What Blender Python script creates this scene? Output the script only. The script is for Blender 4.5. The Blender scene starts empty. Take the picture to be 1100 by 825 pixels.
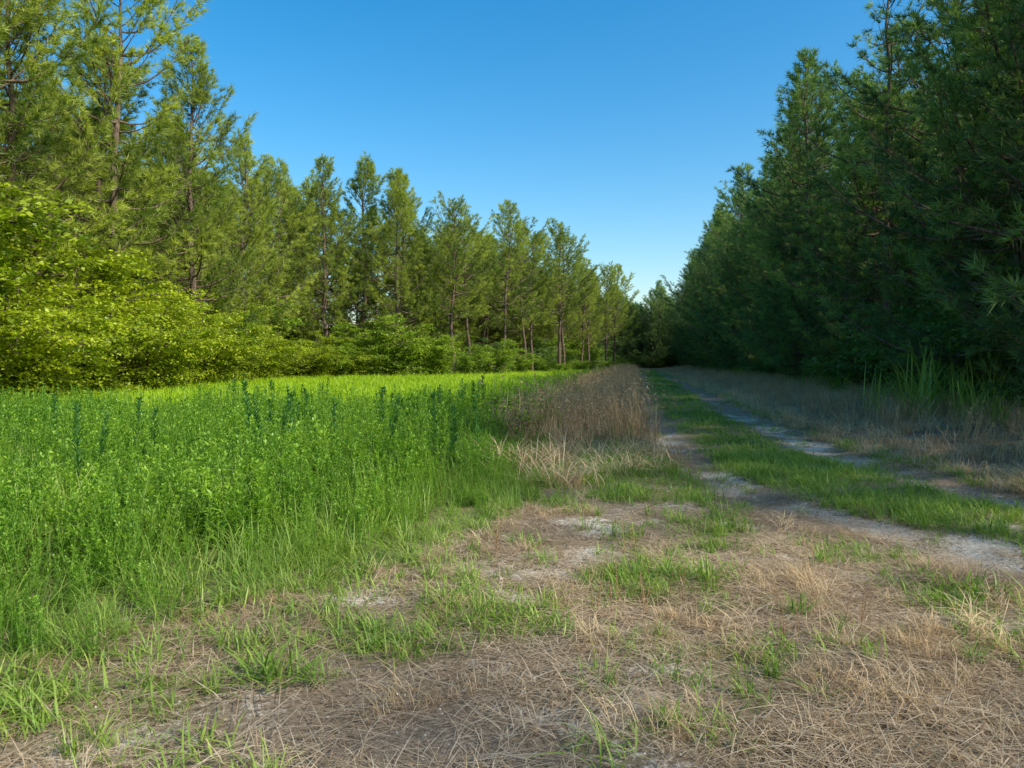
import bpy, math, numpy as np
from mathutils import Vector
rng=np.random.default_rng(11)
scene=bpy.context.scene
# ---------------------------------------------------------------- noise
TAB=np.random.default_rng(3).random((256,256))
def vnoise(x,y,s,o=0):
    a0=.6+.9*o; ca,sa_=math.cos(a0),math.sin(a0); x=np.asarray(x,float); y=np.asarray(y,float)
    x,y=(x*ca-y*sa_)/s+17.3*o+5000,(x*sa_+y*ca)/s+9.1*o+5000
    xi=np.floor(x).astype(int); yi=np.floor(y).astype(int)
    fx=x-xi; fy=y-yi; fx=fx*fx*(3-2*fx); fy=fy*fy*(3-2*fy)
    a=TAB[xi%256,yi%256]; b=TAB[(xi+1)%256,yi%256]; c=TAB[xi%256,(yi+1)%256]; d=TAB[(xi+1)%256,(yi+1)%256]
    return (a*(1-fx)+b*fx)*(1-fy)+(c*(1-fx)+d*fx)*fy
def fbm(x,y,s,o=0):
    return (vnoise(x,y,s,o)*.5+vnoise(x,y,s/2.1,o+1)*.27+vnoise(x,y,s/4.3,o+2)*.15+vnoise(x,y,s/9,o+3)*.08)
def sstep(a,b,x):
    t=np.clip((x-a)/(b-a),0,1); return t*t*(3-2*t)
# ---------------------------------------------------------------- layout (metres)
def trackL(y): return np.interp(y,[-20,2,4,5.1,6,7,8,10,12,15,23,70,200,600],[11,5.0,4.2,3.65,3.3,3.0,2.75,2.6,2.75,3.1,4.3,12.4,35.5,106])
def trackR(y): return np.interp(y,[-20,2,5,7.6,9,11.7,19.2,32,99,200,600],[13,6.8,5.8,5.3,5.12,5.1,6.0,8.3,19.6,37.6,108])
def meadowB(y): return np.interp(y,[-20,2.2,3.0,3.4,4.1,4.7,5.6,7.1,8.5,10.6,14.5,28,99,200],[-6,-3.6,-2.9,-2.3,-2.0,-1.4,-.65,.1,.45,.6,.8,3.0,15.2,32])+.5*(fbm(y,y*0+3,1.1,44)-.5)
def edgeR(y): return 7.6+.178*y
def blob(x,y,L):
    r=np.zeros_like(x)
    for (bx,by,rx,ry,a) in L: r=np.maximum(r,a*np.exp(-((x-bx)/rx)**2-((y-by)/ry)**2))
    return r
GREEN=[(-.74,3.94,.4,.28,1),(-.17,4.38,.4,.25,1),(-1.2,3.8,.35,.2,.9),(.93,4.92,.5,.4,1),(1.73,6.5,.5,.6,.9),(1.1,8.1,.4,.5,1),(2.0,9.6,.5,1.0,1),
 (2.68,4.73,.35,.4,1),(2.75,3.82,.35,.4,.9),(2.57,5.4,.35,.5,.9),(1.35,3.7,.3,.2,.6),(.56,2.96,.3,.15,.5),(-2.1,3.2,.3,.3,.9),(-1.8,2.95,.25,.2,.7),
 (.1,4.1,.3,.2,.8),(.2,5.2,.4,.3,.5),(1.3,5.7,.4,.3,.8),(0.5,7.6,.3,.4,.7),(2.0,7.9,.4,.8,.8)]
SAND=[(.58,6.54,.6,.6,1),(1.13,7.0,.5,.6,1),(.63,5.6,.5,.45,1),(1.82,7.4,.45,.5,.95),(.68,3.6,.35,.22,.75),(-1.57,2.9,.45,.25,.9),(-.74,4.6,.45,.3,.85),
 (.77,3.2,.25,.15,.55),(2.62,4.1,.3,.4,.9),(3.6,5.9,.7,.8,1),(3.1,6.8,.55,.7,1),(-.2,5.3,.5,.4,.8),(4.2,4.6,.8,.9,1),(4.4,6.6,.7,.7,.8),(2.5,8.3,.5,.8,.9)]
BROWN=[(1.5,3.1,.9,.5,1),(1.8,4.7,.6,.6,1),(2.1,3.8,.6,.6,1),(.45,3.0,.8,.4,.9),(1.1,4.2,.6,.4,.9),(-.5,3.1,.9,.4,.8),(2.3,2.8,.7,.5,1),(-.1,3.6,.6,.3,.7)]
def masks(x,y):
    x=np.asarray(x,float); y=np.asarray(y,float)
    n1=fbm(x,y,1.3,5); n2=fbm(x,y,.35,9); n3=fbm(x,y,3.5,14); n4=fbm(x,y,.9,21)
    xw=x+.5*(fbm(x,y,.7,130)-.5); yw=y+.5*(fbm(x,y,.7,140)-.5)
    tl=trackL(y); tr=trackR(y)
    wd=.36+.36*n3
    t=np.maximum(np.exp(-((xw-tl)/wd)**2)*np.interp(y,[8,14,30],[1,.7,.5]),np.exp(-((xw-tr)/wd)**2)*np.interp(y,[8,16,40],[.92,.78,.65]))
    fade=.5+.5*np.exp(-np.maximum(y-6,0)/25)
    fg=sstep(-.1,.6,x-meadowB(y))*sstep(8.5,6,y)*sstep(.42,.75,n4)*np.interp(y,[3,5],[.5,.8])
    sand=np.maximum.reduce([t*(.2+n1*1.35)*fade,blob(xw,yw,SAND)*(.35+n1*1.0),fg])
    sand=np.clip(sstep(.2,1.1,sand+1.1*(n2-.5)),0,1)
    strip=sstep(.2,.6,x-tl)*sstep(.2,.6,tr-x)
    ledge=sstep(-.2,.5,x-meadowB(y))*sstep(.3,.5,tl-x)*sstep(8,9.5,y)
    green=np.maximum.reduce([strip*(.8+1.5*(n1-.47)),ledge*.8*(.7+n1*.6),blob(xw,yw,GREEN)*(.3+n1*1.0)])
    green=np.maximum(green,.9*sstep(.15,-.25,x-meadowB(y)))
    rs=sstep(.35,.7,x-tr)
    green=np.maximum(green,rs*sstep(1.6,.6,x-tr)*.55*(n1+.35))
    green=np.maximum(green,sstep(.4,.72,n1)*.4*(1-rs))
    green=np.clip(green*(1-sand*.6),0,1)
    brown=np.maximum(blob(xw,yw,BROWN),rs*.9)
    brown=np.clip(np.maximum(brown,.6*n3+.15)*(1-sand*.6),0,1)
    return sand,green,brown
def gz(x,y):
    x=np.asarray(x,float); y=np.asarray(y,float)
    near=np.exp(-((y-5)/40)**2)
    z=(fbm(x,y,2.5,30)-.5)*.12*near+(fbm(x,y,.5,33)-.5)*.05*near
    z=z-.05*np.exp(-((x-trackL(y))/.35)**2)-.05*np.exp(-((x-trackR(y))/.35)**2)
    z=z+.25*sstep(1.0,4.5,x-trackR(y))
    return z
# ---------------------------------------------------------------- materials
def nmat(name):
    m=bpy.data.materials.new(name); m.use_nodes=True; m.node_tree.nodes.clear(); return m,m.node_tree.nodes,m.node_tree.links
def leafmat(name,cols,trans=.35,gloss=.03,rnd=.35,tcol=(1.25,1.25,.5),real=False):
    m,N,L=nmat(name)
    at=N.new('ShaderNodeAttribute'); at.attribute_name='tint'
    ma=N.new('ShaderNodeMath'); ma.operation='MULTIPLY_ADD'; ma.inputs[1].default_value=rnd; L.new(at.outputs['Fac'],ma.inputs[2])
    sb=N.new('ShaderNodeMath'); sb.operation='SUBTRACT'; sb.inputs[1].default_value=0 if real else rnd/2; L.new(ma.outputs[0],sb.inputs[0])
    if real:
        oi=N.new('ShaderNodeAttribute'); oi.attribute_name='rnd'; L.new(oi.outputs['Fac'],ma.inputs[0])
    else:
        oi=N.new('ShaderNodeObjectInfo'); L.new(oi.outputs['Random'],ma.inputs[0])
    cr=N.new('ShaderNodeValToRGB'); e=cr.color_ramp.elements
    e[0].position=0; e[0].color=(*cols[0],1); e[1].position=1; e[1].color=(*cols[-1],1)
    for i,c in enumerate(cols[1:-1]):
        k=e.new((i+1)/(len(cols)-1)); k.color=(*c,1)
    L.new(sb.outputs[0],cr.inputs[0])
    d=N.new('ShaderNodeBsdfDiffuse'); t=N.new('ShaderNodeBsdfTranslucent'); mx=N.new('ShaderNodeMixShader'); mx.inputs[0].default_value=trans
    vm=N.new('ShaderNodeVectorMath'); vm.operation='MULTIPLY'; vm.inputs[1].default_value=tcol
    L.new(cr.outputs[0],d.inputs[0]); L.new(cr.outputs[0],vm.inputs[0]); L.new(vm.outputs[0],t.inputs[0])
    L.new(d.outputs[0],mx.inputs[1]); L.new(t.outputs[0],mx.inputs[2])
    g=N.new('ShaderNodeBsdfGlossy'); g.inputs['Roughness'].default_value=.5; g.inputs[0].default_value=(.8,.85,.8,1)
    m2=N.new('ShaderNodeMixShader'); m2.inputs[0].default_value=gloss
    L.new(mx.outputs[0],m2.inputs[1]); L.new(g.outputs[0],m2.inputs[2])
    o=N.new('ShaderNodeOutputMaterial'); L.new(m2.outputs[0],o.inputs[0]); return m
def barkmat(name,a,b):
    m,N,L=nmat(name)
    tc=N.new('ShaderNodeTexCoord'); mp=N.new('ShaderNodeMapping'); mp.inputs['Scale'].default_value=(9,9,2)
    nz=N.new('ShaderNodeTexNoise'); nz.inputs['Scale'].default_value=2; nz.inputs['Detail'].default_value=5
    L.new(tc.outputs['Object'],mp.inputs[0]); L.new(mp.outputs[0],nz.inputs[0])
    cr=N.new('ShaderNodeValToRGB'); cr.color_ramp.elements[0].position=.35; cr.color_ramp.elements[1].position=.65
    cr.color_ramp.elements[0].color=(*a,1); cr.color_ramp.elements[1].color=(*b,1); L.new(nz.outputs[0],cr.inputs[0])
    d=N.new('ShaderNodeBsdfDiffuse'); L.new(cr.outputs[0],d.inputs[0])
    bp=N.new('ShaderNodeBump'); bp.inputs['Strength'].default_value=.6; bp.inputs['Distance'].default_value=.02; L.new(nz.outputs[0],bp.inputs['Height']); L.new(bp.outputs[0],d.inputs['Normal'])
    o=N.new('ShaderNodeOutputMaterial'); L.new(d.outputs[0],o.inputs[0]); return m
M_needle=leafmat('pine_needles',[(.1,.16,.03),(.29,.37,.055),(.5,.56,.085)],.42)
M_needleShade=leafmat('pine_needles_shaded',[(.05,.115,.045),(.145,.255,.075),(.3,.43,.11)],.42)  # shaded copy of the needles: right-hand shade put into the colour
M_bark=barkmat('pine_bark',(.07,.05,.04),(.24,.18,.13))
M_leafY=leafmat('broadleaf_bright',[(.12,.19,.012),(.3,.40,.02),(.5,.58,.03)],.42)
M_leafG=leafmat('broadleaf_green',[(.11,.20,.015),(.24,.38,.03),(.4,.52,.04)],.42)
M_leafD=leafmat('broadleaf_dark',[(.05,.12,.03),(.12,.23,.05),(.24,.38,.08)],.4)
M_twig=barkmat('twig_bark',(.06,.045,.03),(.2,.16,.11))
M_mead=leafmat('meadow_leaf',[(.08,.2,.02),(.19,.38,.04),(.38,.57,.06)],.42,rnd=.5,real=True)
M_meadY=leafmat('sunlit_meadow_blade',[(.18,.36,.012),(.36,.55,.018),(.52,.68,.03)],.45)  # lighter, yellower blades: sunlit look of the far band put into the colour
M_grass=leafmat('green_grass_blade',[(.1,.19,.03),(.22,.36,.05),(.4,.5,.1)],.4,rnd=.5,real=True)
M_dark=leafmat('weed_leaf_dark',[(.04,.13,.04),(.09,.24,.06),(.17,.35,.08)],.4)
M_dry=leafmat('dry_grass_blade',[(.32,.2,.11),(.66,.48,.26),(.88,.72,.44)],.35,tcol=(1.1,1,.8))
M_thatch=leafmat('dead_thatch',[(.2,.13,.07),(.47,.34,.2),(.78,.63,.42)],.25,tcol=(1,1,.9),rnd=.5,real=True)
M_redweed=leafmat('brown_weed',[(.3,.17,.09),(.56,.37,.19),(.8,.6,.34)],.35,tcol=(1.1,1,.8))
def stonemat():
    m,N,L=nmat('pale_gravel'); oi=N.new('ShaderNodeObjectInfo'); cr=N.new('ShaderNodeValToRGB')
    cr.color_ramp.elements[0].color=(.32,.28,.22,1); cr.color_ramp.elements[1].color=(.8,.75,.65,1); L.new(oi.outputs['Random'],cr.inputs[0])
    d=N.new('ShaderNodeBsdfDiffuse'); L.new(cr.outputs[0],d.inputs[0]); o=N.new('ShaderNodeOutputMaterial'); L.new(d.outputs[0],o.inputs[0]); return m
M_stone=stonemat()
# ---------------------------------------------------------------- mesh tools
def build(name,parts,mats):
    V=[];F=[];MI=[];T=[];off=0
    for (v,f,mi,t) in parts:
        v=np.asarray(v,float).reshape(-1,3); f=np.asarray(f,int)
        if len(f)==0: continue
        V.append(v); F.append(f+off); MI.append(np.full(len(f),mi)); T.append(np.broadcast_to(np.asarray(t,float),(len(v),))); off+=len(v)
    V=np.concatenate(V); T=np.concatenate(T); MI=np.concatenate(MI)
    tot=np.concatenate([np.full(len(f),f.shape[1]) for f in F]); loops=np.concatenate([f.ravel() for f in F])
    me=bpy.data.meshes.new(name); me.vertices.add(len(V)); me.vertices.foreach_set('co',V.ravel().astype(np.float32))
    me.loops.add(len(loops)); me.loops.foreach_set('vertex_index',loops.astype(np.int32))
    me.polygons.add(len(tot)); st=np.concatenate([[0],np.cumsum(tot)[:-1]])
    me.polygons.foreach_set('loop_start',st.astype(np.int32)); 
    me.polygons.foreach_set('material_index',MI.astype(np.int32))
    for m in mats: me.materials.append(m)
    a=me.attributes.new('tint','FLOAT','POINT'); a.data.foreach_set('value',T.astype(np.float32))
    me.update(calc_edges=True); me.validate(); return me
def unit(v): return v/np.maximum(np.linalg.norm(v,axis=-1,keepdims=True),1e-9)
def tube(P,R,s=5):
    P=np.asarray(P,float); R=np.asarray(R,float); n=len(P)
    D=unit(np.gradient(P,axis=0)); up=np.array([0,0,1.]) if abs(D[0][2])<.8 else np.array([1.,0,0])
    A=unit(np.cross(D,up)); B=np.cross(D,A); an=np.linspace(0,2*np.pi,s,endpoint=False)
    V=P[:,None]+R[:,None,None]*(A[:,None]*np.cos(an)[None,:,None]+B[:,None]*np.sin(an)[None,:,None])
    i=np.arange(n-1)[:,None]*s; j=np.arange(s)[None]; k=(j+1)%s
    F=np.stack([i+j,i+k,i+s+k,i+s+j],-1).reshape(-1,4)
    return V.reshape(-1,3),F
def needles(r,P,D,T,n,L,w,spread):
    P=np.asarray(P);D=np.asarray(D);T=np.asarray(T)
    d=unit(D[:,None]+r.normal(0,spread,(len(P),n,3))+np.array([0,0,.12]))
    l=L*r.uniform(.65,1.15,(len(P),n,1)); s=unit(np.cross(d,r.normal(0,1,d.shape)))*w
    b=P[:,None]+d*.01
    V=np.stack([b-s,b+s,b+d*l],2).reshape(-1,3)
    t=np.clip(T[:,None]+r.normal(0,.12,(len(P),n)),0,1); t=np.repeat(t.ravel(),3)
    return V,np.arange(len(V)).reshape(-1,3),t
def leaves(r,P,T,size,asp=.32,flat=1.0):
    P=np.asarray(P);T=np.asarray(T);n=len(P)
    nn=unit(np.array([0,0,1.])*flat+r.normal(0,.5,(n,3))); d=unit(np.cross(nn,r.normal(0,1,(n,3)))); s=np.cross(nn,d)
    l=size*r.uniform(.6,1.25,(n,1)); 
    V=np.stack([P,P+d*l*.5+s*l*asp,P+d*l-nn*l*.15,P+d*l*.5-s*l*asp],1).reshape(-1,3)
    t=np.repeat(np.clip(T+r.normal(0,.12,n),0,1),4)
    return V,np.arange(len(V)).reshape(-1,4),t
def blades(r,n,rad,h0,h1,w,lean=(.1,.6),P=None,tilt=0,tm=.5,tv=.2):
    if P is None:
        a=r.uniform(0,2*np.pi,n); q=rad*np.sqrt(r.random(n)); P=np.stack([q*np.cos(a),q*np.sin(a),np.full(n,-.01)],-1)
    az=r.uniform(0,2*np.pi,n); H=np.stack([np.cos(az),np.sin(az),np.zeros(n)],-1); S=np.stack([-np.sin(az),np.cos(az),np.zeros(n)],-1)
    L=r.uniform(h0,h1,n)[:,None]; le=r.uniform(lean[0],lean[1],n)[:,None]; Z=np.array([0,0,1.])
    rows=[]
    for t,ww in ((0,.7),(.35,1),(.7,.75),(1,.08)):
        c=P+H*L*(le*t*t+.12*t*le)+Z*L*(t*(1-.25*le)-.38*le*t*t)*(1-tilt)
        rows+= [c-S*w*ww, c+S*w*ww]
    V=np.stack(rows,1).reshape(-1,3); b=np.arange(n)[:,None]*8
    F=np.concatenate([b+np.array([[k,k+1,k+3,k+2]]) for k in (0,2,4)])
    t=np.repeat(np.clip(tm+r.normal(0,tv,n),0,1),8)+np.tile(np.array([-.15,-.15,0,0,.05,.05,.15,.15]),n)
    return V,F,np.clip(t,0,1)
# ---------------------------------------------------------------- plants
def pine(seed,H,cb,Rm,dens=1.0,mat=None,spars=1.0,nn=9,NL=.25,NW=.02,e0=-4,e1=55,u0=.3,shape=1.0):
    """pine: tapered wobbling trunk, whorled limbs, side twigs, needle tufts; lobed uneven crown"""
    r=np.random.default_rng(seed); parts=[]
    nz=14; zz=np.linspace(-.2,H,nz); wob=np.cumsum(r.normal(0,.08,(nz,2)),0)
    TP=np.concatenate([wob,zz[:,None]],1); TR=.165*(H/16)*(1-np.linspace(0,1,nz)**1.2)+.02; TR[0]*=1.25
    v,f=tube(TP,TR,9); parts.append((v,f,0,.5))
    nb=int(100*dens*(1-cb)/.65); P=[];D=[];T=[]; p1,p2,p3=r.uniform(0,6.28,3)
    for i in range(nb):
        t=(i+r.random())/nb; t=t**.95
        z=H*(cb+(1-cb)*t*.985); prof=min(1,.6+t*1.6)*(1-t**(1.25*shape))**.7
        az=i*2.4+r.normal(0,.35)
        lobe=1+.3*math.sin(2*az+p1+z*.55)+.24*math.sin(az+p2-z*.8)+.26*math.sin(z*2.1+p3)
        L=(Rm*prof*max(.3,lobe)+.35)*r.uniform(.6,1.15)
        el=math.radians(e0+(e1-e0)*t**1.2+r.normal(0,10)); 
        c=np.array([np.interp(z,zz,wob[:,0]),np.interp(z,zz,wob[:,1]),z]); tt=np.linspace(0,1,6)
        hx=np.array([math.cos(az),math.sin(az),0]); sd=np.array([-hx[1],hx[0],0])
        up=r.uniform(.1,.42); bend=r.normal(0,.18)
        B=c+hx*(L*math.cos(el)*tt)[:,None]+sd*(bend*L*tt**2)[:,None]; B[:,2]+=L*math.sin(el)*tt+(-.14*np.sin(tt*3.14)+up*tt**2.2)*L
        v,f=tube(B,np.linspace(.012+.014*L,.006,6),4); parts.append((v,f,0,.4))
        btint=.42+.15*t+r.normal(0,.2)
        k=int((L*5+3)*spars)
        for j in range(k):
            u=u0+(1-u0)*((j+r.random())/k)**.75; q=np.array([np.interp(u,tt,B[:,a]) for a in range(3)])
            ang=(1 if j%2 else -1)*r.uniform(.35,1.4)*(1.15-u*.45); dd=hx*math.cos(ang)+sd*math.sin(ang); dd[2]=math.sin(el)*.5+r.uniform(-.2,.85); dd=unit(dd)
            l=r.uniform(.3,.8)*(1.25-u*.5)*min(1.2,.45+L*.28)
            v,f=tube(np.array([q,q+dd*l*.55+[0,0,-.02],q+dd*l]),[.009,.006,.004],3); parts.append((v,f,0,.3))
            m=max(2,int(l/.2))
            for s in range(m):
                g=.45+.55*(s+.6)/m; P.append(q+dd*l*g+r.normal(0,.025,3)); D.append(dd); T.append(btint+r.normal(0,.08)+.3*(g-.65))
        P.append(B[-1]);D.append(unit(B[-1]-B[-2]));T.append(btint+.1)
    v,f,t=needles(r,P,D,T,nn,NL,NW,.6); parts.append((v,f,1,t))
    for i in range(int(14*cb/.3)):
        z=H*r.uniform(.02,cb+.04); az=r.uniform(0,6.28); l=r.uniform(.3,1.3)
        d=np.array([math.cos(az),math.sin(az),r.uniform(-.3,.2)]); c=np.array([np.interp(z,zz,wob[:,0]),np.interp(z,zz,wob[:,1]),z])
        v,f=tube(np.array([c,c+d*l*.6,c+d*l+[0,0,-.06]]),[.018,.012,.004],3); parts.append((v,f,0,.3))
    return build('pine_tree_mesh',parts,[M_bark,mat or M_needle])
def shrub(seed,H,R,ns=14,ntw=26,nl=34,ls=.10,mat=None,low=.1):
    r=np.random.default_rng(seed); parts=[];P=[];T=[]
    for i in range(ns):
        az=r.uniform(0,6.28); rr=r.uniform(.15,1)**.6*R; h=H*r.uniform(.5,1)*(1-.35*(rr/R)**2); 
        hx=np.array([math.cos(az),math.sin(az),0]); tt=np.linspace(0,1,8)
        b0=r.normal(0,.15,3); b0[2]=-.1
        S=b0+hx*(rr*(tt**1.5))[:,None]; S[:,2]=h*(1-(1-tt)**1.7)-.1-.12*h*tt**3*(rr/R)
        S[1:-1]+=r.normal(0,.05,(6,3))
        v,f=tube(S,np.linspace(.035*H/5,.008,8),5); parts.append((v,f,0,.5))
        stint=.5+r.normal(0,.14)
        for j in range(ntw):
            u=low+(1-low)*(j+r.random())/ntw; q=np.array([np.interp(u,tt,S[:,a]) for a in range(3)])
            a2=az+r.normal(0,1.1) if r.random()<.75 else r.uniform(0,6.28)
            l=r.uniform(.5,1.6)*(H/5)**.5*(1.15-.5*u); dd=np.array([math.cos(a2),math.sin(a2),r.uniform(-.1,.6)])
            g=np.linspace(0,1,4); TW=q+dd*(l*g)[:,None]; TW[:,2]-=.35*l*g**2
            v,f=tube(TW,[.01,.008,.006,.003],3); parts.append((v,f,0,.3))
            tn=stint+r.normal(0,.18)+.12*u
            gg=r.uniform(.15,1.05,nl); pp=q+dd*(l*gg)[:,None]; pp[:,2]-=.35*l*gg**2
            pp+=r.normal(0,1,(nl,3))*np.array([.13,.13,.035])*(H/5)**.4; P.append(pp); T.append(np.full(nl,tn))
    P=np.concatenate(P);T=np.concatenate(T); k=P[:,2]>.02
    v,f,t=leaves(r,P[k],T[k],ls); parts.append((v,f,1,t))
    return build('shrub_mesh',parts,[M_twig,mat or M_leafY])
def weed(seed,n,rad,h0,h1,nl,ll,lw,mat,lean=.15,up=.5,tm=.5,taper=.55):
    r=np.random.default_rng(seed); parts=[]
    for i in range(n):
        a=r.uniform(0,6.28); q=rad*math.sqrt(r.random()); b=np.array([q*math.cos(a),q*math.sin(a),-.02]); h=r.uniform(h0,h1)
        ld=r.normal(0,lean,2); tt=np.linspace(0,1,4); S=np.stack([b[0]+ld[0]*h*tt**1.5,b[1]+ld[1]*h*tt**1.5,b[2]+h*tt],-1)
        v,f=tube(S,[.004,.0035,.003,.0015],3); parts.append((v,f,0,.4))
        u=r.uniform(.12,1,nl); u=np.append(u,np.full(4,.99)); m=len(u); C=np.stack([np.interp(u,tt,S[:,k]) for k in range(3)],-1)
        az=np.arange(m)*2.4+r.normal(0,.3,m); el=up+r.normal(0,.2,m)+u*.4; d=np.stack([np.cos(az)*np.cos(el),np.sin(az)*np.cos(el),np.sin(el)],-1)
        s=np.stack([-np.sin(az),np.cos(az),np.zeros(m)],-1); l=(ll*r.uniform(.7,1.2,m)*(1-taper*u))[:,None]
        V=np.stack([C,C+d*l*.5+s*lw,C+d*l-[0,0,1]*l*.25,C+d*l*.5-s*lw],1).reshape(-1,3)
        t=np.repeat(np.clip(tm-.2+.4*u+r.normal(0,.1,m),0,1),4); parts.append((V,np.arange(len(V)).reshape(-1,4),0,t))
    return build('weed_mesh',parts,[mat])
def drystalks(seed,n,rad,h0,h1,mat,heads=True,lean=(.05,.5),w=.0025,tm=.5):
    r=np.random.default_rng(seed); v,f,t=blades(r,n,rad,h0,h1,w,lean,tm=tm,tv=.25); parts=[(v,f,0,t)]
    if heads:
        tips=v.reshape(-1,8,3)[::2,6]; k=7; P=np.repeat(tips,k,0)+r.normal(0,1,(len(tips)*k,3))*[.012,.012,.045]
        v2,f2,t2=leaves(r,P,np.full(len(P),tm+.05),.035,.25,.1); parts.append((v2,f2,0,t2))
    return build('dry_grass_mesh',parts,[mat])
# ---------------------------------------------------------------- scatter helper
def obj(name,me,loc=(0,0,0),rz=0,s=1,link=True):
    o=bpy.data.objects.new(name,me); o.location=loc; o.rotation_euler=(0,0,rz); o.scale=(s,s,s) if np.isscalar(s) else s
    if link: scene.collection.objects.link(o)
    return o
def scatter(name,src,meshes,X,Y,S,tilt=.08,sz=None,zoff=0,real=False):
    n=len(X)
    if n==0: return
    col=bpy.data.collections.new(name+'_source')
    for i,m in enumerate(meshes): col.objects.link(obj(src,m,link=False))
    me=bpy.data.meshes.new(name); me.vertices.add(n)
    co=np.stack([X,Y,gz(X,Y)+zoff],-1); me.vertices.foreach_set('co',co.ravel().astype(np.float32))
    rot=np.stack([rng.normal(0,tilt,n),rng.normal(0,tilt,n),rng.uniform(0,6.28,n)],-1)
    S=np.asarray(S)*np.ones(n); sc=np.stack([S,S,S*(1 if sz is None else sz)],-1)
    a=me.attributes.new('rotv','FLOAT_VECTOR','POINT'); a.data.foreach_set('vector',rot.ravel().astype(np.float32))
    a=me.attributes.new('sclv','FLOAT_VECTOR','POINT'); a.data.foreach_set('vector',sc.ravel().astype(np.float32))
    a=me.attributes.new('vidx','INT','POINT'); a.data.foreach_set('value',rng.integers(0,len(meshes),n).astype(np.int32))
    rv=np.clip(rng.uniform(-.3,.3,n)+1.1*(fbm(X,Y,1.4,160)-.5),-.5,.5)
    a=me.attributes.new('rnd','FLOAT','POINT'); a.data.foreach_set('value',rv.astype(np.float32))
    o=obj(name,me); g=bpy.data.node_groups.new(name+'_nodes','GeometryNodeTree')
    g.interface.new_socket('Geometry',in_out='INPUT',socket_type='NodeSocketGeometry'); g.interface.new_socket('Geometry',in_out='OUTPUT',socket_type='NodeSocketGeometry')
    N=g.nodes;L=g.links; gi=N.new('NodeGroupInput'); go=N.new('NodeGroupOutput'); ip=N.new('GeometryNodeInstanceOnPoints')
    ci=N.new('GeometryNodeCollectionInfo'); ci.inputs['Collection'].default_value=col; ci.inputs['Separate Children'].default_value=True; ci.inputs['Reset Children'].default_value=True
    def na(nm,ty):
        k=N.new('GeometryNodeInputNamedAttribute'); k.data_type=ty; k.inputs['Name'].default_value=nm; return k.outputs['Attribute']
    er=N.new('FunctionNodeEulerToRotation'); L.new(na('rotv','FLOAT_VECTOR'),er.inputs[0])
    L.new(gi.outputs[0],ip.inputs['Points']); L.new(ci.outputs[0],ip.inputs['Instance']); ip.inputs['Pick Instance'].default_value=True
    L.new(na('vidx','INT'),ip.inputs['Instance Index']); L.new(er.outputs[0],ip.inputs['Rotation']); L.new(na('sclv','FLOAT_VECTOR'),ip.inputs['Scale'])
    if real:
        rl=N.new('GeometryNodeRealizeInstances'); L.new(ip.outputs[0],rl.inputs[0]); L.new(rl.outputs[0],go.inputs[0])
    else: L.new(ip.outputs[0],go.inputs[0])
    md=o.modifiers.new('instances','NODES'); md.node_group=g; return o
# ---------------------------------------------------------------- ground
def axis(a,b,c0,c1,step,growth):
    mid=list(np.arange(c0,c1+1e-6,step)); s=step; x=c1
    while x<b: s*=growth; x+=s; mid.append(x)
    s=step; x=c0; lo=[]
    while x>a: s*=growth; x-=s; lo.append(x)
    return np.array(lo[::-1]+mid)
gx=axis(-450,500,-4,7,.04,1.06); gy=axis(-90,900,2,10,.04,1.045)
GX,GY=np.meshgrid(gx,gy); nx=len(gx); ny=len(gy)
Z=gz(GX,GY); V=np.stack([GX,GY,Z],-1).reshape(-1,3)
i=np.arange(ny-1)[:,None]*nx; j=np.arange(nx-1)[None]; F=np.stack([i+j,i+j+1,i+nx+j+1,i+nx+j],-1).reshape(-1,4)
mg,N,L=nmat('ground_soil')
def attr(n): a=N.new('ShaderNodeAttribute'); a.attribute_name=n; return a.outputs['Fac']
tc=N.new('ShaderNodeTexCoord')
def noise(s,d=6,r=.6):
    k=N.new('ShaderNodeTexNoise'); k.inputs['Scale'].default_value=s; k.inputs['Detail'].default_value=d; k.inputs['Roughness'].default_value=r; L.new(tc.outputs['Object'],k.inputs['Vector']); return k.outputs['Fac']
def ramp(f,c,p=None):
    k=N.new('ShaderNodeValToRGB'); e=k.color_ramp.elements; p=p or list(np.linspace(.3,.7,len(c)))
    e[0].position=p[0];e[0].color=(*c[0],1);e[1].position=p[-1];e[1].color=(*c[-1],1)
    for q,cc in list(zip(p,c))[1:-1]: z=e.new(q); z.color=(*cc,1)
    L.new(f,k.inputs[0]); return k.outputs[0]
def mix(f,a,b):
    k=N.new('ShaderNodeMix'); k.data_type='RGBA'; L.new(f,k.inputs[0]); L.new(a,k.inputs[6]); L.new(b,k.inputs[7]); return k.outputs[2]
nf=noise(38,6,.75); nm=noise(9,6,.75); nh=noise(160,2,.6)
soil=ramp(nf,[(.12,.09,.06),(.31,.24,.17),(.54,.44,.33)])
sandc=ramp(nf,[(.33,.27,.2),(.62,.54,.42),(.88,.81,.68)])
brc=ramp(nf,[(.11,.075,.045),(.28,.2,.125),(.48,.37,.24)])
grc=ramp(nf,[(.06,.09,.02),(.14,.18,.04),(.26,.26,.1)])
def mm(op,a,b,cl=True):
    k=N.new('ShaderNodeMath'); k.operation=op
    for q,v in ((0,a),(1,b)):
        if isinstance(v,(int,float)): k.inputs[q].default_value=v
        else: L.new(v,k.inputs[q])
    k.use_clamp=cl; return k.outputs[0]
c=mix(attr('brown'),soil,brc); c=mix(mm('MULTIPLY',attr('green'),.75),c,grc)
sf=mm('ADD',mm('MULTIPLY',attr('sand'),1.3,False),mm('MULTIPLY',mm('ADD',nm,nf,False),3.0,False),False)
sf=mm('MULTIPLY',mm('SUBTRACT',sf,3.45,False),1.6); c=mix(sf,c,sandc)
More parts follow.
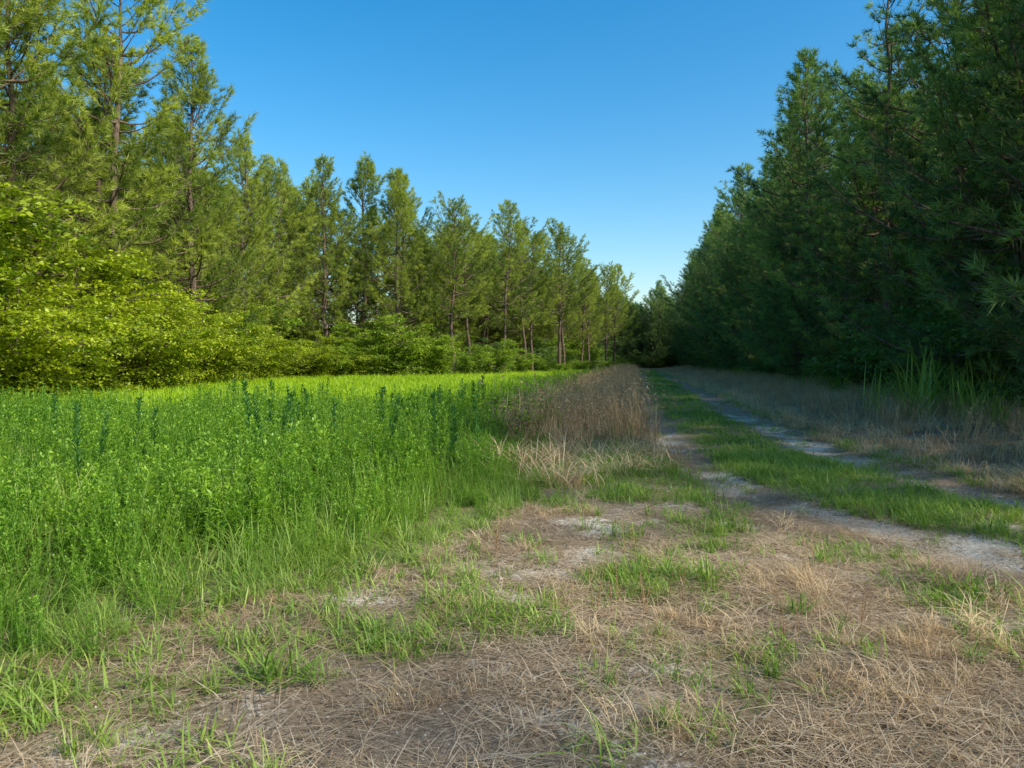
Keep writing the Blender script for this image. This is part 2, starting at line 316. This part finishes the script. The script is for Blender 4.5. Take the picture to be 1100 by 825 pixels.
bs=N.new('ShaderNodeBsdfDiffuse'); L.new(c,bs.inputs[0]); bp=N.new('ShaderNodeBump'); bp.inputs['Strength'].default_value=1.0; bp.inputs['Distance'].default_value=.025
L.new(mm('ADD',mm('MULTIPLY',nf,.7),mm('MULTIPLY',nh,.3)),bp.inputs['Height']); L.new(bp.outputs[0],bs.inputs['Normal'])
oo=N.new('ShaderNodeOutputMaterial'); L.new(bs.outputs[0],oo.inputs[0])
gme=build('ground',[(V,F,0,.5)],[mg])
sa,gr,br=masks(V[:,0],V[:,1])
for nme,ar in (('sand',sa),('green',gr),('brown',br)):
    a=gme.attributes.new(nme,'FLOAT','POINT'); a.data.foreach_set('value',ar.astype(np.float32))
gme.polygons.foreach_set('use_smooth',np.ones(len(gme.polygons),bool)); obj('ground',gme)
# ---------------------------------------------------------------- trees
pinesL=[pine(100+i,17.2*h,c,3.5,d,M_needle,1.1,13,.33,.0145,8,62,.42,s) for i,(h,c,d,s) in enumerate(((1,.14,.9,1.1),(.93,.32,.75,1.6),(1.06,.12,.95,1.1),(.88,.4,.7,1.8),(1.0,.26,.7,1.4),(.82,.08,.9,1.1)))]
pinesR=[pine(200+i,15.5*h,c,3.3,1.05,M_needleShade,.95,12,.3,.0145,-2,52,.3,s) for i,(h,c,s) in enumerate(((1,.03,1),(.9,.05,1.3),(1.05,.02,.9),(.82,.04,1.1)))]
pineS=pine(300,16.5,.3,2.9,.42,M_needleShade,.7,12,.28,.014)
bushY=[shrub(400+i,6.0,3.2,20,27,40,.13,M_leafY,.04) for i in range(3)]
bushG=[shrub(410+i,5.0,2.8,18,24,32,.14,M_leafG,.04) for i in range(2)]
bushD=[shrub(420+i,3.0,1.9,14,20,28,.12,M_leafD,.04) for i in range(3)]
def jit(a): return float(rng.normal(0,a))
def place(name,ms,x,y,s,zs=1):
    k=int(rng.integers(len(ms))); ss=s*(1+jit(.04)); obj(name,ms[k],(x,y,float(gz(x,y))-.05),rng.uniform(0,6.28),(ss,ss,ss*zs))
LP=[(-24,6),(-21,16),(-19.8,22),(-18.4,25),(-18.9,28.5),(-17.6,32.5),(-19.5,36),(-17.4,39.5),(-20,44),(-17.8,50),(-20.5,53),(-18.2,57),(-19.6,62),(-15.2,61),(-13.2,66),(-10,64),(-8.4,68.5),(-5.3,66.5),(-4.5,73),(-.9,76),(1.2,83),(2.4,89),(6.0,93),(7,101),(10.1,107),(12,116),(15.5,122),(18,131)]
hi=[pinesL[1],pinesL[3],pinesL[4]]
for n,(x,y) in enumerate(LP): place('pine_tree',hi if n>=17 else (pinesL if n>7 else [pinesL[0],pinesL[2],pinesL[4]]),x,y,rng.uniform(.92,1.08)+(.05 if n<7 else 0))
y=6.
while y<150:
    h=(1.0 if y<44 else 1.0+.0075*(min(y,75)-44))*rng.uniform(.92,1.1)
    place('pine_tree',pinesR,10.4+.178*y+jit(.9),y,h); y+=3.0+rng.uniform(-.3,1.2)+(.8 if y>60 else 0)
place('pine_tree',[pineS],13.9,27.0,1.02)
for x,y,s in [(11,1.5,.85),(12,-4.5,.8),(10.3,-9.5,.75),(12,-15,.8),(11,-22,.8)]: place('pine_tree',[pineS],x,y,s)  # unseen pines beside and behind camera, kept sparse to dapple foreground sun
# forests behind the edge rows
EY=[-10,16,31,47,60,64,67,88,107,131,150]; EX=[-32,-25,-23.5,-24,-25,-16,-11,-2,4,12,18]
def strip(n,y0,y1,d0,d1):
    yy=rng.uniform(y0,y1,n); return np.interp(yy,EY,EX)-rng.uniform(d0,d1,n),yy
X1,Y1=strip(120,5,150,0,9); scatter('distant_pine_forest','pine_tree_source',pinesL,X1,Y1,rng.uniform(.86,1.02,len(X1)),.02)
Y3=rng.uniform(8,165,100); X3=10.4+.178*Y3+rng.uniform(3.2,10,100)
X2=np.concatenate([np.linspace(12,50,22),np.linspace(13,49,17)])+rng.normal(0,.5,39); Y2=np.concatenate([np.full(22,160.),np.full(17,168.)])+rng.normal(0,1.5,39)
FX=np.concatenate([X2,X3]);FY=np.concatenate([Y2,Y3]); scatter('pine_forest','pine_tree_dense_source',pinesR,FX,FY,np.where(FY>60,1.1,.93)*rng.uniform(.88,1.05,len(FX)),.02)
X1,Y1=strip(90,5,150,-2,6); X4,Y4=strip(60,52,110,3,18); X5=rng.uniform(12,48,36); Y5=rng.uniform(158,166,36)
scatter('forest_understory','understory_shrub',bushD+bushG[:1],np.concatenate([X1,X4]),np.concatenate([Y1,Y4]),np.concatenate([rng.uniform(1.0,1.8,90),rng.uniform(1.4,2.2,60)]),.05)
scatter('forest_understory','understory_shrub',bushD,X5,Y5,rng.uniform(.9,1.5,36),.05)
# left edge bushes
LB=[(-18,12,1.45),(-16.8,16.5,1.35),(-18.2,20.5,1.6),(-15.6,24,1.0),(-16.8,28,1.25),(-15.2,31,.9),(-16.4,34.5,1.1),(-15.8,38.5,.95),(-16.6,43,1.0),(-16.6,48,.9),(-17,53,.9),(-15,57,.75),(-20,26,1.6),(-18.6,31.5,1.35),(-12.2,59,.65),(-9,61,.6)]
for x,y,s in LB: place('broadleaf_shrub',bushY,x,y,s)
for x,y,s in [(-13.5,58.5,.95),(-11.2,60,1.0),(-8.4,60.5,1.25),(-6,62,.9),(-3.8,65,.75),(-1.5,70,.85),(1,75,.55),(3.5,82,.5),(-20.5,18,1.6),(-19.6,35,1.4),(-18.6,42,1.4),(-19,52,1.4),(-15,60,1.2)]: place('broadleaf_shrub',bushG,x,y,s)
for x,y,s in [(6,88,.4),(9,96,.5),(12,104,.35),(14.5,112,.5),(17.5,121,.4),(20,130,.5),(10.5,100,.35)]: place('broadleaf_shrub',bushG,x,y,s)
# right edge undergrowth
y=4.
while y<120:
    place('broadleaf_shrub',bushD,9.2+.178*y+jit(.45),y,rng.uniform(.45,1.15)*(1.1 if y<30 else .8)); y+=rng.uniform(1.8,3.6)*(1 if y<40 else 2)
for x,y,s in [(13.6,17.4,1.6),(15.2,20.5,1.7),(15.7,26,1.5)]: place('broadleaf_shrub',bushD,x,y,s)
# ---------------------------------------------------------------- meadow
weedM=[weed(500+i,7,.17,.5,.85,38,.12,.010,M_mead) for i in range(4)]
weedT=[weed(510+i,6,.17,.5,.95,44,.085,.006,M_mead,.14,.8) for i in range(3)]
def gmesh(seed,n,rad,h0,h1,w,mat,lean=(.1,.8),tm=.5):
    v,f,t=blades(np.random.default_rng(seed),n,rad,h0,h1,w,lean,tm=tm); return build('grass_mesh',[(v,f,0,t)],[mat])
grM=[gmesh(520+i,46,.2,.4,.8,.0055,M_grass,(.15,1.1)) for i in range(3)]
grY=[gmesh(530+i,55,.3,.5,.85,.011,M_meadY,(.1,.8)) for i in range(3)]
def area(n,x0,x1,y0,y1): return rng.uniform(x0,x1,n),rng.uniform(y0,y1,n)
def leftE(y): return np.interp(y,[0,20,30,45,57,64,78,90,105,120,135],[-22,-17,-16.5,-18,-17,-9,-2,4,9,14,20])
X,Y=area(5200,-14,1.5,2.2,16); d=meadowB(Y)-X; pr=sstep(-.15,.6,d); k=(rng.random(len(X))<pr)&(np.abs(X)<.75*Y+2.5)
X=X[k];Y=Y[k];d=d[k]; S=(.38+.62*sstep(0,2.6,d))*rng.uniform(.55,1.25,len(X))*(.5+.95*fbm(X,Y,1.6,50)); q=rng.random(len(X))<.3+1.4*(fbm(X,Y,2.2,60)-.45)
scatter('meadow_weeds','meadow_weed',weedM,X[q],Y[q],S[q],.12,real=True); scatter('meadow_weeds','feathery_weed',weedT,X[~q],Y[~q],S[~q],.12,real=True)
X,Y=area(4500,-14,1.5,2.2,16); d=meadowB(Y)-X; k=(rng.random(len(X))<sstep(-.25,.3,d)*(1-.4*sstep(.8,2.5,d)))&(np.abs(X)<.75*Y+2.5); X=X[k];Y=Y[k];d=d[k]
scatter('meadow_grass','meadow_grass_tuft',grM,X,Y,(.4+.5*sstep(0,2.2,d))*rng.uniform(.6,1.2,len(X)),.15,real=True)
X,Y=area(22000,-30,24,14,135); d=meadowB(Y)-X; k=(d>-.1)&(X>leftE(Y))&(rng.random(len(X))<np.clip(30/Y,.3,1)*.9); X=X[k];Y=Y[k];d=d[k]
yel=sstep(2,6.5,d+6*(fbm(X,Y,5,70)-.5)); q=rng.random(len(X))<yel; zc=np.interp(Y,[14,40,130],[1.1,1.3,1.7]); S=rng.uniform(.7,1.1,len(X))*zc
scatter('meadow_grass','sunlit_grass_tuft',grY,X[q],Y[q],S[q],.1,.78/zc[q])
scatter('meadow_weeds','meadow_weed',weedM+weedT,X[~q],Y[~q],S[~q]*.95,.1,1/zc[~q],real=True)
horse=[weed(540+i,k,.12,.95,1.4,150,.2,.012,M_dark,.07,.6,.45,.6) for i,k in enumerate((1,2,3,1))]
for x,y,s in [(-3.06,9.0,1.08),(-2.62,9.6,1.0),(-4.15,7.2,.95),(-2.1,13.2,1.0),(-5.6,9.2,.92),(-1.2,15,.95),(-1.7,10.0,.95)]: place('tall_horseweed',horse,x,y,s)
for k in range(34):
    yy=rng.uniform(8,24); xx=meadowB(yy)-rng.uniform(.3,1)**1.5*(.45*yy+1); place('tall_horseweed',horse,float(xx),float(yy),rng.uniform(.7,1.05))
poke=[shrub(550+i,1.3,.4,6,7,6,.11,M_leafG,.35) for i in range(2)]
for x,y,s in [(.2,14.6,.95),(-.2,16.2,1.0),(.1,13.0,.7)]: place('leafy_weed',poke,x,y,s)
# ---------------------------------------------------------------- dry grass strips
dryT=[drystalks(600+i,48,.24,.4,.85,M_redweed,True,(.05,.5),.0038) for i in range(3)]
dryS=[drystalks(610+i,50,.26,.2,.5,M_dry,False,(.4,1.1),.0038) for i in range(3)]
X,Y=area(14000,-1,26,8.6,130); d=X-meadowB(Y); wdt=np.interp(Y,[8.6,10,12,30,130],[.6,1.7,1.85,1.6,1.2])+.6*(fbm(X,Y,1.2,99)-.5); k=(d>-.5-.6*fbm(X,Y,1,77))&(d<wdt)&(rng.random(len(X))<np.clip(45/Y,.3,1)); X=X[k];Y=Y[k]
q=(rng.random(len(X))<sstep(11,13.5,Y)*.6)
scatter('dry_weeds','dry_weed_tuft',dryT,X[q],Y[q],rng.uniform(.8,1.6,q.sum())*(.75+.5*fbm(X[q],Y[q],1.5,88)),.14); scatter('dry_grass','dry_grass_tuft',dryS,X[~q],Y[~q],rng.uniform(.9,1.55,(~q).sum()),.15)
X,Y=area(28000,4,36,5,140); d=X-trackR(Y); k=(d>.4)&(X<edgeR(Y)+1.6)&(rng.random(len(X))<np.clip(28/Y,.15,1)*(.45+.8*sstep(.3,.6,fbm(X,Y,1.6,80)))); X=X[k];Y=Y[k];d=d[k]
q=rng.random(len(X))<.35*sstep(1.2,2.5,d)
scatter('dry_weeds','dry_weed_tuft',dryT,X[q],Y[q],rng.uniform(.5,.95,q.sum()),.12); scatter('dry_grass','dry_grass_tuft',dryS,X[~q],Y[~q],rng.uniform(.6,1.2,(~q).sum())*np.clip(.5+d[~q]*.3,.5,1),.18)
reed=[gmesh(620+i,26,.35,1.4,2.3,.015,M_grass,(.1,.9),.85) for i in range(3)]
for x,y,s in [(9.4,17.2,1.0),(9.9,17.6,1.1),(10.2,18.2,1.0),(9.0,18.4,.8),(10.7,17.5,.9),(9.9,16.2,.85),(9.6,15.4,.7),(11.0,18.6,1.0),(9.5,14.4,.6),(9.2,16.6,.85),(10.3,15.8,.8),(11.3,17.3,1.0)]: place('tall_reed_grass',reed,x,y,s)
X,Y=area(6500,6,34,6,130); d=X-edgeR(Y); k=(d>-.8)&(d<1.6)&(rng.random(len(X))<np.clip(25/Y,.2,.9)*.7); X=X[k];Y=Y[k]
scatter('edge_grass','edge_grass_tuft',grM+weedM,X,Y,rng.uniform(.6,1.2,len(X)),.12,real=True)
# ---------------------------------------------------------------- road and foreground cover
grS=[gmesh(700+i,32,.11,.05,.17,.0028,M_grass,(.2,1.1)) for i in range(4)]
grB=[gmesh(710+i,34,.07,.16,.36,.0048,M_grass,(.25,1.1),.55) for i in range(3)]
th=[]
for i in range(4):
    r=np.random.default_rng(720+i); v,f,t=blades(r,75,.24,.05,.24,.0019,(.8,1.5),tilt=.72,tv=.28); v[:,2]+=.006+np.repeat(r.uniform(0,.03,75),8)
    th.append(build('thatch_mesh',[(v,f,0,t)],[M_thatch]))
X,Y=area(26000,-5,9,2.1,12); sa,gr,br=masks(X,Y); k=(rng.random(len(X))<gr**1.5*.85)&(X>meadowB(Y)-.2)&(X<trackR(Y)+2); X=X[k];Y=Y[k]
scatter('road_grass','short_grass_tuft',grS,X,Y,rng.uniform(.5,1.5,len(X))*(.6+.8*fbm(X,Y,.8,90)),.15,real=True)
X,Y=area(30000,0,30,12,120); sa,gr,br=masks(X,Y); k=(rng.random(len(X))<gr*np.clip(22/Y,.15,1))&(X>meadowB(Y)+.2)&(X<trackR(Y)+1.6); X=X[k];Y=Y[k]
zc=np.interp(Y,[12,40,120],[1.3,2.0,3.2])
scatter('road_grass','short_grass_tuft',grS,X,Y,rng.uniform(.9,1.6,len(X))*zc,.15,1/zc,real=True)
X,Y=area(10000,-5,9,2.1,12); sa,gr,br=masks(X,Y); k=(rng.random(len(X))<(.18+.9*br)*(1-.6*sa)*(1-.4*gr)*.7*(.3+1.3*fbm(X,Y,.5,120)))&(X>meadowB(Y)-.4); X=X[k];Y=Y[k]
scatter('dead_grass','dead_thatch_mat',th,X,Y,rng.uniform(.5,1.2,len(X)),.06,real=True)
X,Y=area(4600,-5,9,2.1,10); sa,gr,br=masks(X,Y); k=(rng.random(len(X))<sstep(.35,1,br)*.85*(1-sa))&(X>meadowB(Y)); X=X[k];Y=Y[k]
scatter('dry_grass','dry_grass_tuft',dryS,X,Y,rng.uniform(.2,.5,len(X)),.25)
X,Y=area(2200,-4,6,2.1,9); sa,gr,br=masks(X,Y); k=(rng.random(len(X))<gr*.5)&(X>meadowB(Y)-.1)&(Y<8); X=X[k];Y=Y[k]
scatter('grass_clumps','grass_clump',grB,X,Y,rng.uniform(.3,.8,len(X)),.15,real=True)
for x,y,s in [(-1.13,3.34,1.2),(-1.05,3.4,1.0),(-1.2,3.42,1.0),(-1.66,3.38,.8),(-1.22,2.86,.6),(-.72,3.75,.75),(-.5,3.85,.7),(-.2,4.1,.7),(.02,4.2,.75),(-.35,3.8,.6),(-1.75,2.95,.55),(-2.0,3.3,.6),(-.9,3.85,.7),(.2,4.35,.6)]: place('grass_clump',grB,x,y,s)
deadw=[weed(730+i,3,.08,.25,.42,14,.035,.003,M_redweed,.12,.6) for i in range(3)]
for x,y in [(.55,4.35),(.65,4.5),(.75,4.25),(1.9,4.1),(2.1,5.0),(-.5,5.0),(1.5,3.9),(.9,5.4),(-.1,5.6),(1.0,4.5)]: place('dead_weed',deadw,x,y,rng.uniform(.7,1.1))
def pebble(seed):
    import bmesh
    r=np.random.default_rng(seed); bm=bmesh.new(); bmesh.ops.create_icosphere(bm,subdivisions=1,radius=1)
    for v in bm.verts: v.co*=r.uniform(.7,1.15); v.co.z*=.6
    me=bpy.data.meshes.new('pebble_mesh'); bm.to_mesh(me); bm.free(); me.materials.append(M_stone); return me
X,Y=area(50000,-4,8,2.1,11); sa,gr,br=masks(X,Y); k=(rng.random(len(X))<(sa**1.3)*.5+.04)&(X>meadowB(Y)-.1); X=X[k];Y=Y[k]
scatter('gravel','pebble',[pebble(i) for i in range(4)],X,Y,rng.uniform(.002,.007,len(X))*(1+rng.random(len(X))**8*2.2),.3)
# ---------------------------------------------------------------- light, sky, camera
EL=math.radians(41); AZ=math.atan2(.84,-.54)
sv=Vector((math.sin(AZ)*math.cos(EL),math.cos(AZ)*math.cos(EL),math.sin(EL)))
sl=bpy.data.lights.new('sun','SUN'); sl.energy=5; sl.angle=math.radians(2.5); sl.color=(1,.94,.81); so=bpy.data.objects.new('sun',sl); scene.collection.objects.link(so)
so.rotation_euler=(-sv).to_track_quat('-Z','Y').to_euler()
w=bpy.data.worlds.new('World'); scene.world=w; w.use_nodes=True; N=w.node_tree.nodes; L=w.node_tree.links; N.clear()
sk=N.new('ShaderNodeTexSky'); sk.sky_type='NISHITA'; sk.sun_disc=False; sk.sun_elevation=EL; sk.sun_rotation=AZ; sk.ozone_density=1.6; sk.air_density=1.1; sk.dust_density=1.4
hs=N.new('ShaderNodeHueSaturation'); hs.inputs['Saturation'].default_value=1.52; hs.inputs['Hue'].default_value=.493
bg=N.new('ShaderNodeBackground'); bg.inputs['Strength'].default_value=.21; ow=N.new('ShaderNodeOutputWorld')
L.new(sk.outputs[0],hs.inputs['Color']); L.new(hs.outputs[0],bg.inputs[0]); L.new(bg.outputs[0],ow.inputs[0])
cd=bpy.data.cameras.new('camera'); cd.lens=26; cd.sensor_width=36; cd.clip_end=3000; cd.clip_start=.05
co=bpy.data.objects.new('camera',cd); scene.collection.objects.link(co); co.location=(0,0,1.5); co.rotation_euler=(math.radians(90-1.77),0,0); scene.camera=co
scene.view_settings.view_transform='Standard'; scene.view_settings.look='None'; scene.view_settings.exposure=0
